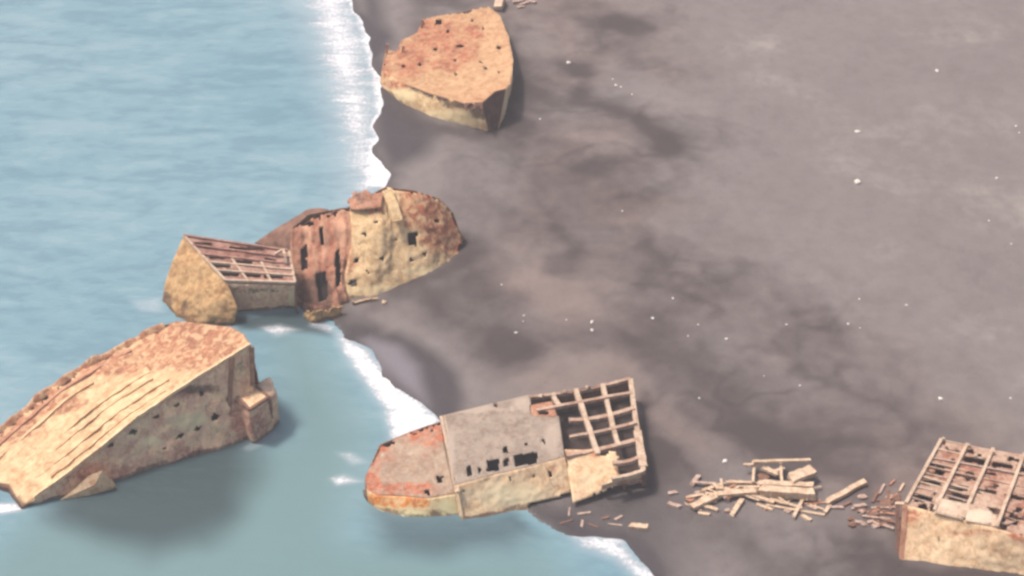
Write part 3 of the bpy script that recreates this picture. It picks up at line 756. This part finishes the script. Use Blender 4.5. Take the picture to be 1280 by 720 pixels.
# bits behind the bow
lump('hull_fragment', [(616, 14), (628, 14), (632, 2), (620, -4)], [(617, 8, 1.9), (627, 8, 2.2), (630, -4, 2.6), (621, -8, 2.6)], 'pale upright hull fragment just behind the orange bow section', 'wreckage', M['frame'], 5)
for q in [(640, 3, 655, 0, .6), (650, 6, 662, 2, .5), (660, 1, 670, 3, .6), (646, 9, 655, 8, .4)]:
    timber(*q, .1, 'woodrust', 'rusty scrap lying at the top edge behind the bow section')
timber(478, 379, 482, 380, .6, 0, 'wood', 'small pale scrap on the sand under the cream rolled hull')


# ------------------------------------------------------------------ pale stones
rock_meshes = []
rk = NT('bleached stone')
rk.set('Base Color', rk.mix(rk.noise(rk.coord(), 3), (.5, .46, .42), (.8, .77, .72)))
rk.set('Roughness', .9)
for k in range(4):
    import bmesh
    bm = bmesh.new()
    bmesh.ops.create_icosphere(bm, subdivisions=2, radius=.5)
    for v in bm.verts:
        n_ = noise.noise(v.co * 2.2 + Vector((k * 5, 0, 0)))
        v.co *= 1 + .5 * n_
        v.co.z *= .6
    me = bpy.data.meshes.new('stone'); bm.to_mesh(me); bm.free()
    me.materials.append(rk.m)
    rock_meshes.append(me)
STONES = [(711, 79, 1.1, 'bright white stone on the sand just right of the orange bow section'), (1072, 228, 1.3, 'largest white stone alone on the open sand at upper right'),
          (1072, 165, 1.0, 'white stone on open sand straight behind the largest white stone'), (1171, 89, .95, 'flat grey-white stone alone near the top right of the sand'),
          (1176, 499, .9, 'bright white stone on smooth sand behind the boxy hold'), (906, 577, .8, 'white stone standing just behind the timber pile'),
          (740, 403, .9, 'larger white stone, upper of a close pair behind the open frame grid'), (740, 413, .7, 'smaller white stone, lower of a close pair behind the open frame grid')]
SH = 'small pale stone lying on the dark sand'
for x, y, s in [(770, 107, .8), (776, 109, .6), (675, 149, .55), (1270, 158, .75), (1274, 166, .5), (1246, 223, .7), (1264, 305, .5), (841, 373, .6), (816, 398, .75), (778, 264, .6), (1074, 374, .55), (1133, 382, .7), (983, 406, .6),
                (908, 424, .75), (1060, 405, .6), (1263, 498, .55), (1000, 482, .5), (655, 395, .6), (645, 416, .7), (627, 356, .5), (873, 406, .5), (874, 498, .5), (1075, 410, .4), (654, 402, .4), (1236, 276, .5), (708, 400, .4), (790, 118, .5), (766, 99, .5), (860, 420, .4), (955, 470, .35)]:
    STONES.append((x, y, s, SH))
for i, (x, y, s, lb) in enumerate(STONES):
    o = bpy.data.objects.new('stone', rock_meshes[i % 4])
    p = ground(x, y)
    o.location = p + np.array([0, 0, s * .08])
    o.rotation_euler = (0, 0, random.uniform(0, 6.3))
    s *= .62 if i < 8 else .5
    o.scale = (s * random.uniform(.85, 1.15), s * random.uniform(.7, 1), s)
    COL.objects.link(o)
    tag(o, lb, 'stone', 'pale stones on the beach')


# ================================================================== sand and sea sheets
def axis(lo, hi, step, far):
    core = list(np.arange(lo, hi + step, step))
    out = []
    s, p = step, core[-1]
    while p < far:
        s *= 1.25; p += s; out.append(p)
    inn = []
    s, p = step, core[0]
    while p > -far:
        s *= 1.25; p -= s; inn.append(p)
    return np.array(inn[::-1] + core + out)


def grid_mesh(X, Y, Z):
    nx, ny = X.shape
    idx = np.arange(nx * ny).reshape(nx, ny)
    F = np.stack([idx[:-1, :-1], idx[1:, :-1], idx[1:, 1:], idx[:-1, 1:]], -1).reshape(-1, 4)
    return np.stack([X, Y, Z], -1).reshape(-1, 3), F


xs, ys = axis(-82, 82, .45, 1300), axis(-72, 112, .45, 1300)
X, Y = np.meshgrid(xs, ys, indexing='ij')
Z = terrain(X, Y)
D_ = shore_d(X, Y)
WX = X + 1.6 * fbm(X, Y, 7, 61, 3); WY = Y + 1.6 * fbm(X, Y, 7, 71, 3)


def stroke(pts, rad, amt):
    d, _ = seg_dist(WX, WY, [at(x, y, 1.0) for x, y in pts])
    return amt * np.exp(-(d / rad) ** 2)


tone = np.zeros(X.shape)            # + darker, with the bow's shadow painted in, - paler (dry dust)
for pts, r_, a in [
    ([(700, 80), (740, 95), (735, 130), (790, 150), (830, 185)], 1.8, .5), ([(740, 215), (800, 205), (832, 185)], 2.2, .4), ([(765, 26), (800, 42)], 1.7, .6),
    ([(560, 370), (620, 390), (655, 440)], 3.2, .45), ([(600, 355), (640, 375)], 2.5, .35), ([(690, 295), (705, 315), (690, 335)], 1.8, .3), ([(800, 310), (828, 330), (800, 360)], 2.0, .3),
    ([(740, 405), (820, 420), (900, 450), (970, 500), (1040, 560), (1075, 590)], 4.2, .30), ([(640, 430), (720, 425), (800, 455), (880, 490), (930, 530)], 3.0, .3), ([(830, 560), (900, 545), (960, 560)], 4.0, .4),
    ([(820, 600), (840, 660), (900, 700), (1000, 690), (1110, 700)], 6.0, .35), ([(850, 160), (930, 200), (1000, 260), (1040, 300)], 3.6, .22), ([(900, 260), (910, 330), (900, 380)], 3.5, .2),
    ([(1160, 350), (1210, 330), (1200, 380)], 3.0, .18), ([(980, 30), (1080, 70), (1130, 110)], 5, .12), ([(1230, 430), (1160, 470), (1090, 440)], 6, .12),
    ([(1000, 330), (1080, 400), (1120, 470)], 3, .14), ([(650, 90), (660, 150), (640, 190)], 3.5, .35), ([(690, 240), (640, 300), (600, 330)], 3.5, .15),  # stroke right of the bow paints its shadow on the sand
    ([(500, 60), (520, 20), (560, -20)], 4.0, .3),
    # dry, paler drifts
    ([(800, 120), (900, 180), (960, 240)], 3.0, -.25), ([(640, 330), (700, 370), (760, 410)], 3.2, -.25), ([(690, 480), (800, 520), (880, 540)], 4, -.22), ([(1100, 200), (1240, 260), (1300, 300)], 7, -.15), ([(900, 60), (1000, 130), (1040, 180)], 5, -.15), ([(880, 430), (960, 470), (1060, 530)], 3, -.15), ([(740, 450), (830, 480), (900, 520)], 2.5, -.2)]:
    tone += stroke(pts, r_, a)
tone += .10 * fbm(WX * .6 + WY * .5, WY * 1.1 - WX * .35, 9, 81, 4) * smooth((D_ - 6) / 10)
al, ac = .74 * WX - .67 * WY, .67 * WX + .74 * WY
tone += .12 * fbm(al / 3.2, ac, 5.5, 111, 4) * smooth((D_ - 4) / 10)
UX = X + 5.5 * fbm(X, Y, 15, 121, 3); UY = Y + 5.5 * fbm(X, Y, 15, 131, 3)
sw = fbm((.74 * UX - .67 * UY) / 2.4, .67 * UX + .74 * UY, 6.5, 141, 4)
tone += (.12 * smooth((sw - .05) / .45) - .16 * smooth((-sw - .1) / .4)) * smooth((D_ - 5) / 8) * smooth((70 - D_) / 35)
tone += .44 * smooth((54 - D_) / 26) * smooth((D_ - 4) / 6)
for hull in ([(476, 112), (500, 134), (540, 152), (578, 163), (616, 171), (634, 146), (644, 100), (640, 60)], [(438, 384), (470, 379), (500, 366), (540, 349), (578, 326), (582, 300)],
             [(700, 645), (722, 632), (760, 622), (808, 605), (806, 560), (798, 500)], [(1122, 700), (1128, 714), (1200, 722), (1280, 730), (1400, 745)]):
    tone += stroke(hull, 1.3, .45)          # sand tone darkened along the hull foot
band = smooth((D_ - 14) / 8) * smooth((52 - D_) / 30)      # wind-sculpted middle of the beach
tone += band * (.16 * np.abs(fbm(WX, WY, 6, 91, 3)) - .05)
CX = X + 2.4 * fbm(X, Y, 5, 151, 3); CY = Y + 2.4 * fbm(X, Y, 5, 161, 3)
cr = np.abs(fbm(CX, CY * 1.25, 9.5, 171, 2))
tone += .20 * smooth((.24 - cr) / .24) * smooth((vnoise(X, Y, 11, 181) + .15) / .5) * smooth((D_ - 6) / 8) * smooth((60 - D_) / 25)   # wind-cut ridges and old tracks
warm = band * np.clip(.5 + .8 * fbm(X, Y, 14, 95, 3), 0, 1) + stroke([(690, 480), (800, 520), (870, 545)], 5, .8) + stroke([(760, 260), (800, 262)], 3, .9) + stroke([(650, 350), (700, 380), (720, 420)], 4, .6)
wedge = 3.6 + 1.8 * vnoise(X, Y, 7, 31)
wet = smooth((wedge - D_) / 3.2)
wet = np.maximum(wet, poly_mask(X, Y, [(440, 415), (500, 415), (545, 440), (576, 470), (584, 500), (570, 560), (520, 540), (470, 460)], 1.3, .8))
wet = np.maximum(wet, poly_mask(X, Y, [(440, -40), (480, -40), (490, 20), (490, 70), (560, 170), (545, 200), (480, 225), (455, 180)], 3.2, 1.0))
wet = np.maximum(wet, .8 * poly_mask(X, Y, [(640, 640), (700, 620), (800, 610), (850, 640), (860, 730), (800, 740), (760, 690), (690, 680)], 4, 3))
film_sheen = poly_mask(X, Y, [(448, 424), (463, 420), (500, 432), (526, 458), (532, 482), (540, 512), (500, 484), (467, 452)], 1.5, .8)
V, F = grid_mesh(X, Y, Z)
sand = NT('volcanic sand')
v = sand.coord()
n1 = sand.noise(v, .09, 6, .6, .8); n2 = sand.noise(v, .5, 5, .6); n3 = sand.noise(v, 4, 3, .6)
c = sand.mix(n1, (.150, .130, .126), (.205, .181, .176))
c = sand.mix(sand.math('MULTIPLY', sand.attr('warm'), .55), c, (.215, .152, .132))
c = sand.mix(sand.math('MULTIPLY', sand.ramp(n2, .35, .7), .22), c, (.118, .098, .096))
c = sand.mix(sand.math('MULTIPLY', sand.ramp(n3, .60, .78), .35), c, (.27, .23, .20))
c = sand.mix(sand.math('MULTIPLY', sand.ramp(sand.noise(v, 1.6, 5, .7, .5), .55, .75), .35), c, (.085, .070, .068))
tn = sand.math('ADD', sand.attr('tone'), sand.math('MULTIPLY', sand.math('SUBTRACT', n2, .5), .45))
c = sand.mix(sand.ramp(tn, .0, 1.1), c, (.060, .047, .047))
c = sand.mix(sand.ramp(tn, -.02, -.6), c, (.33, .29, .265))
c = sand.mix(sand.math('MULTIPLY', sand.attr('wet'), .9), c, (.036, .029, .034))
c = sand.mix(sand.math('MULTIPLY', sand.attr('film_sheen'), .55), c, (.255, .235, .265))  # sky sheen of the thin water painted as a lilac tint
sand.set('Base Color', c)
rr = sand.n('ShaderNodeMapRange', {'Value': sand.attr('wet'), 'To Min': .95, 'To Max': .45}).outputs[0]
sand.set('Roughness', rr)
sand.set('Specular IOR Level', .3)
sand.bump(sand.math('ADD', n2, sand.math('MULTIPLY', n3, .25)), .5, .25)
g = link_mesh('ground', V, F, sand.m, None, {'tone': tone.ravel(), 'warm': np.clip(warm, 0, 1).ravel(), 'wet': wet.ravel(), 'film_sheen': film_sheen.ravel()})
g['kind'] = 'structure'

# sea: flat sheet, waves bumped and shaded in colour; foam and painted hull shade as vertex fields
xs, ys = axis(-82, 24, .4, 1300), axis(-72, 112, .4, 1300)
X, Y = np.meshgrid(xs, ys, indexing='ij')
D_ = shore_d(X, Y)
foam = np.zeros(X.shape)


def fband(pxpoly, si, so, amt):
    global foam
    foam = np.maximum(foam, amt * poly_mask(X, Y, pxpoly, si, so))


fband([(350, -60), (372, 40), (390, 110), (410, 180), (418, 240), (420, 262), (470, 262), (500, 220), (490, 130), (480, 60), (450, -60)], 9.0, 5.0, 1.12)
fband([(425, -60), (440, 40), (455, 100), (462, 150), (445, 200), (440, 240), (500, 240), (500, 100), (460, -60)], 3.4, 2.0, 1.2)
fband([(410, 410), (422, 440), (450, 482), (474, 512), (482, 550), (500, 560), (570, 560), (560, 520), (500, 470), (460, 430), (430, 412)], 2.0, .9, 1.12)
fband([(690, 660), (720, 690), (760, 705), (790, 730), (830, 760), (900, 790), (860, 730), (800, 690), (790, 660)], 2.4, .8, 1.0)
fband([(418, 565), (440, 565), (462, 578), (440, 582)], .8, .6, .85)
fband([(410, 597), (430, 592), (458, 602), (420, 608)], .7, .6, .85)
fband([(-20, 628), (20, 628), (34, 638), (0, 644)], .6, .5, 1.1)
fband([(320, 408), (350, 404), (380, 412), (345, 422)], .8, .6, .8)
fband([(160, 375), (200, 372), (206, 392), (175, 390)], .8, .8, .6)
fband([(390, 398), (420, 408), (415, 418), (385, 408)], .5, .5, .7)
fband([(300, 560), (345, 538), (352, 546), (310, 566)], .3, .3, .45)
foam = np.maximum(foam, 1.0 * np.exp(-np.clip(-D_ - .2, 0, 99) / .5) * (D_ > -3) * (Y > 10))
hull_shade = np.clip(shade_pits(X, Y) / 3.0, 0, 1) * smooth((-D_ + .5) / 2)
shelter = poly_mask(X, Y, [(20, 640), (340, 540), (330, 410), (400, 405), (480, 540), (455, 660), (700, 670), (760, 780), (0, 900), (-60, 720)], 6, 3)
V, F = grid_mesh(X, Y, np.zeros(X.shape))
# drop the part of the sheet that lies well inland, under the sand
cd_ = D_.ravel()[F].min(1)
F = F[cd_ < 6]
us = np.unique(F); rm = -np.ones(len(V), int); rm[us] = np.arange(len(us))
sea = NT('sea water')
v = sea.coord((.30, 1.0, 1), (0, 0, math.radians(-6)))
v2 = sea.coord((.45, 1.0, 1), (0, 0, math.radians(14)))
vo = sea.coord()
w1 = sea.noise(v, .26, 3, .5, .5); w2 = sea.noise(v2, .75, 3, .5, .3); w3 = sea.noise(v, 2.6, 3, .6)
wv = sea.math('ADD', sea.math('ADD', sea.math('MULTIPLY', w1, 1.15), sea.math('MULTIPLY', w2, .65)), sea.math('MULTIPLY', w3, .10))
big = sea.noise(vo, .035, 3, .5)
sh = sea.attr('shelter')
c = sea.mix(sea.ramp(big, .3, .7), (.150, .265, .318), (.182, .292, .342))
c = sea.mix(sea.math('MULTIPLY', sea.ramp(wv, .92, 1.12), sea.n('ShaderNodeMapRange', {'Value': sh, 'To Min': .55, 'To Max': .15}).outputs[0]), c, (.115, .205, .262))  # ripple shade and glints painted into the colour by wave height
c = sea.mix(sea.math('MULTIPLY', sea.ramp(wv, .92, .74), sea.n('ShaderNodeMapRange', {'Value': sh, 'To Min': .32, 'To Max': .05}).outputs[0]), c, (.27, .36, .40))
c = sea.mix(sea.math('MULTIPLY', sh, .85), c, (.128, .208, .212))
c = sea.mix(sea.math('MULTIPLY', sea.attr('hull_shade'), .9), c, (.036, .055, .062))  # water darkened in colour for the hulls' shade and reflection
fa = sea.attr('foam')
vf = sea.coord((.42, 1.5, 1), (0, 0, math.radians(8)))
f1 = sea.noise(vf, .42, 7, .7, .6); f2 = sea.noise(vo, 2.2, 5, .7, .4)
ff = sea.math('ADD', sea.math('MULTIPLY', f1, .80), sea.math('MULTIPLY', f2, .40))
ff = sea.math('SUBTRACT', fa, sea.math('MULTIPLY', sea.math('SUBTRACT', ff, .18), 1.55))
ffac = sea.ramp(ff, -.10, .42)
c = sea.mix(sea.math('MULTIPLY', sea.ramp(fa, .05, .9), .45), c, (.44, .47, .51))
c = sea.mix(ffac, c, sea.mix(sea.ramp(f2, .32, .62), (.78, .77, .78), (.55, .56, .60)))
sea.set('Base Color', c)
sea.set('IOR', 1.33)
sea.set('Roughness', sea.n('ShaderNodeMapRange', {'Value': ffac, 'To Min': .30, 'To Max': .8}).outputs[0])
hs = sea.math('MULTIPLY', wv, sea.n('ShaderNodeMapRange', {'Value': sh, 'To Min': 1.0, 'To Max': .22}).outputs[0])
hs = sea.math('ADD', hs, sea.math('MULTIPLY', ffac, .35))
sea.bump(hs, .7, .45)
w = link_mesh('sea', V[us], rm[F], sea.m, None, {'foam': foam.ravel()[us], 'hull_shade': hull_shade.ravel()[us], 'shelter': shelter.ravel()[us]})
w['kind'] = 'structure'

# ================================================================== air
hz = bpy.data.materials.new('sea haze'); hz.use_nodes = True
nt = hz.node_tree; nt.nodes.clear()
pv = nt.nodes.new('ShaderNodeVolumePrincipled'); out = nt.nodes.new('ShaderNodeOutputMaterial')
pv.inputs['Color'].default_value = (.97, .93, .95, 1)
pv.inputs['Density'].default_value = .0004
pv.inputs['Anisotropy'].default_value = .1
nt.links.new(pv.outputs[0], out.inputs['Volume'])
hx, z0, z1 = 1900, -9.5, CAM[2] + 6
Vh = [(-hx, -hx, z0), (hx, -hx, z0), (hx, hx, z0), (-hx, hx, z0), (-hx, -hx, z1), (hx, -hx, z1), (hx, hx, z1), (-hx, hx, z1)]
ho = link_mesh('haze', Vh, [(3, 2, 1, 0), (4, 5, 6, 7), (0, 1, 5, 4), (1, 2, 6, 5), (2, 3, 7, 6), (3, 0, 4, 7)], hz, smooth_=False)
ho['kind'] = 'stuff'

# ================================================================== light
SUN_EL = math.radians(64)
sun_from = np.array([-.96, .26])             # ground direction towards the sun: out over the sea, on the left
az = math.atan2(sun_from[0], sun_from[1])    # from +Y towards +X
wd = bpy.data.worlds.new('World'); S.world = wd; wd.use_nodes = True
bg = wd.node_tree.nodes['Background']
sk = wd.node_tree.nodes.new('ShaderNodeTexSky')
sk.sky_type = 'NISHITA'; sk.sun_disc = False
sk.sun_elevation = SUN_EL; sk.sun_rotation = az
sk.air_density = 1.0; sk.dust_density = 7.0; sk.ozone_density = 1.0
wd.node_tree.links.new(sk.outputs[0], bg.inputs[0])
bg.inputs[1].default_value = .15
sl = bpy.data.lights.new('sun', 'SUN'); sl.energy = 4.2; sl.angle = math.radians(9); sl.color = (1, .915, .835)
so = bpy.data.objects.new('sun', sl); COL.objects.link(so)
dirv = Vector((sun_from[0] * math.cos(SUN_EL), sun_from[1] * math.cos(SUN_EL), math.sin(SUN_EL)))
so.rotation_euler = dirv.to_track_quat('Z', 'Y').to_euler()

S.view_settings.view_transform = 'Standard'
S.view_settings.look = 'None'
S.view_settings.gamma = 1
S.view_settings.exposure = -.17
S.cycles.volume_bounces = 1
S.cycles.max_bounces = 6
S.cycles.pixel_filter_type = 'BLACKMAN_HARRIS'
S.cycles.filter_width = 2.8                  # the photograph's soft lens
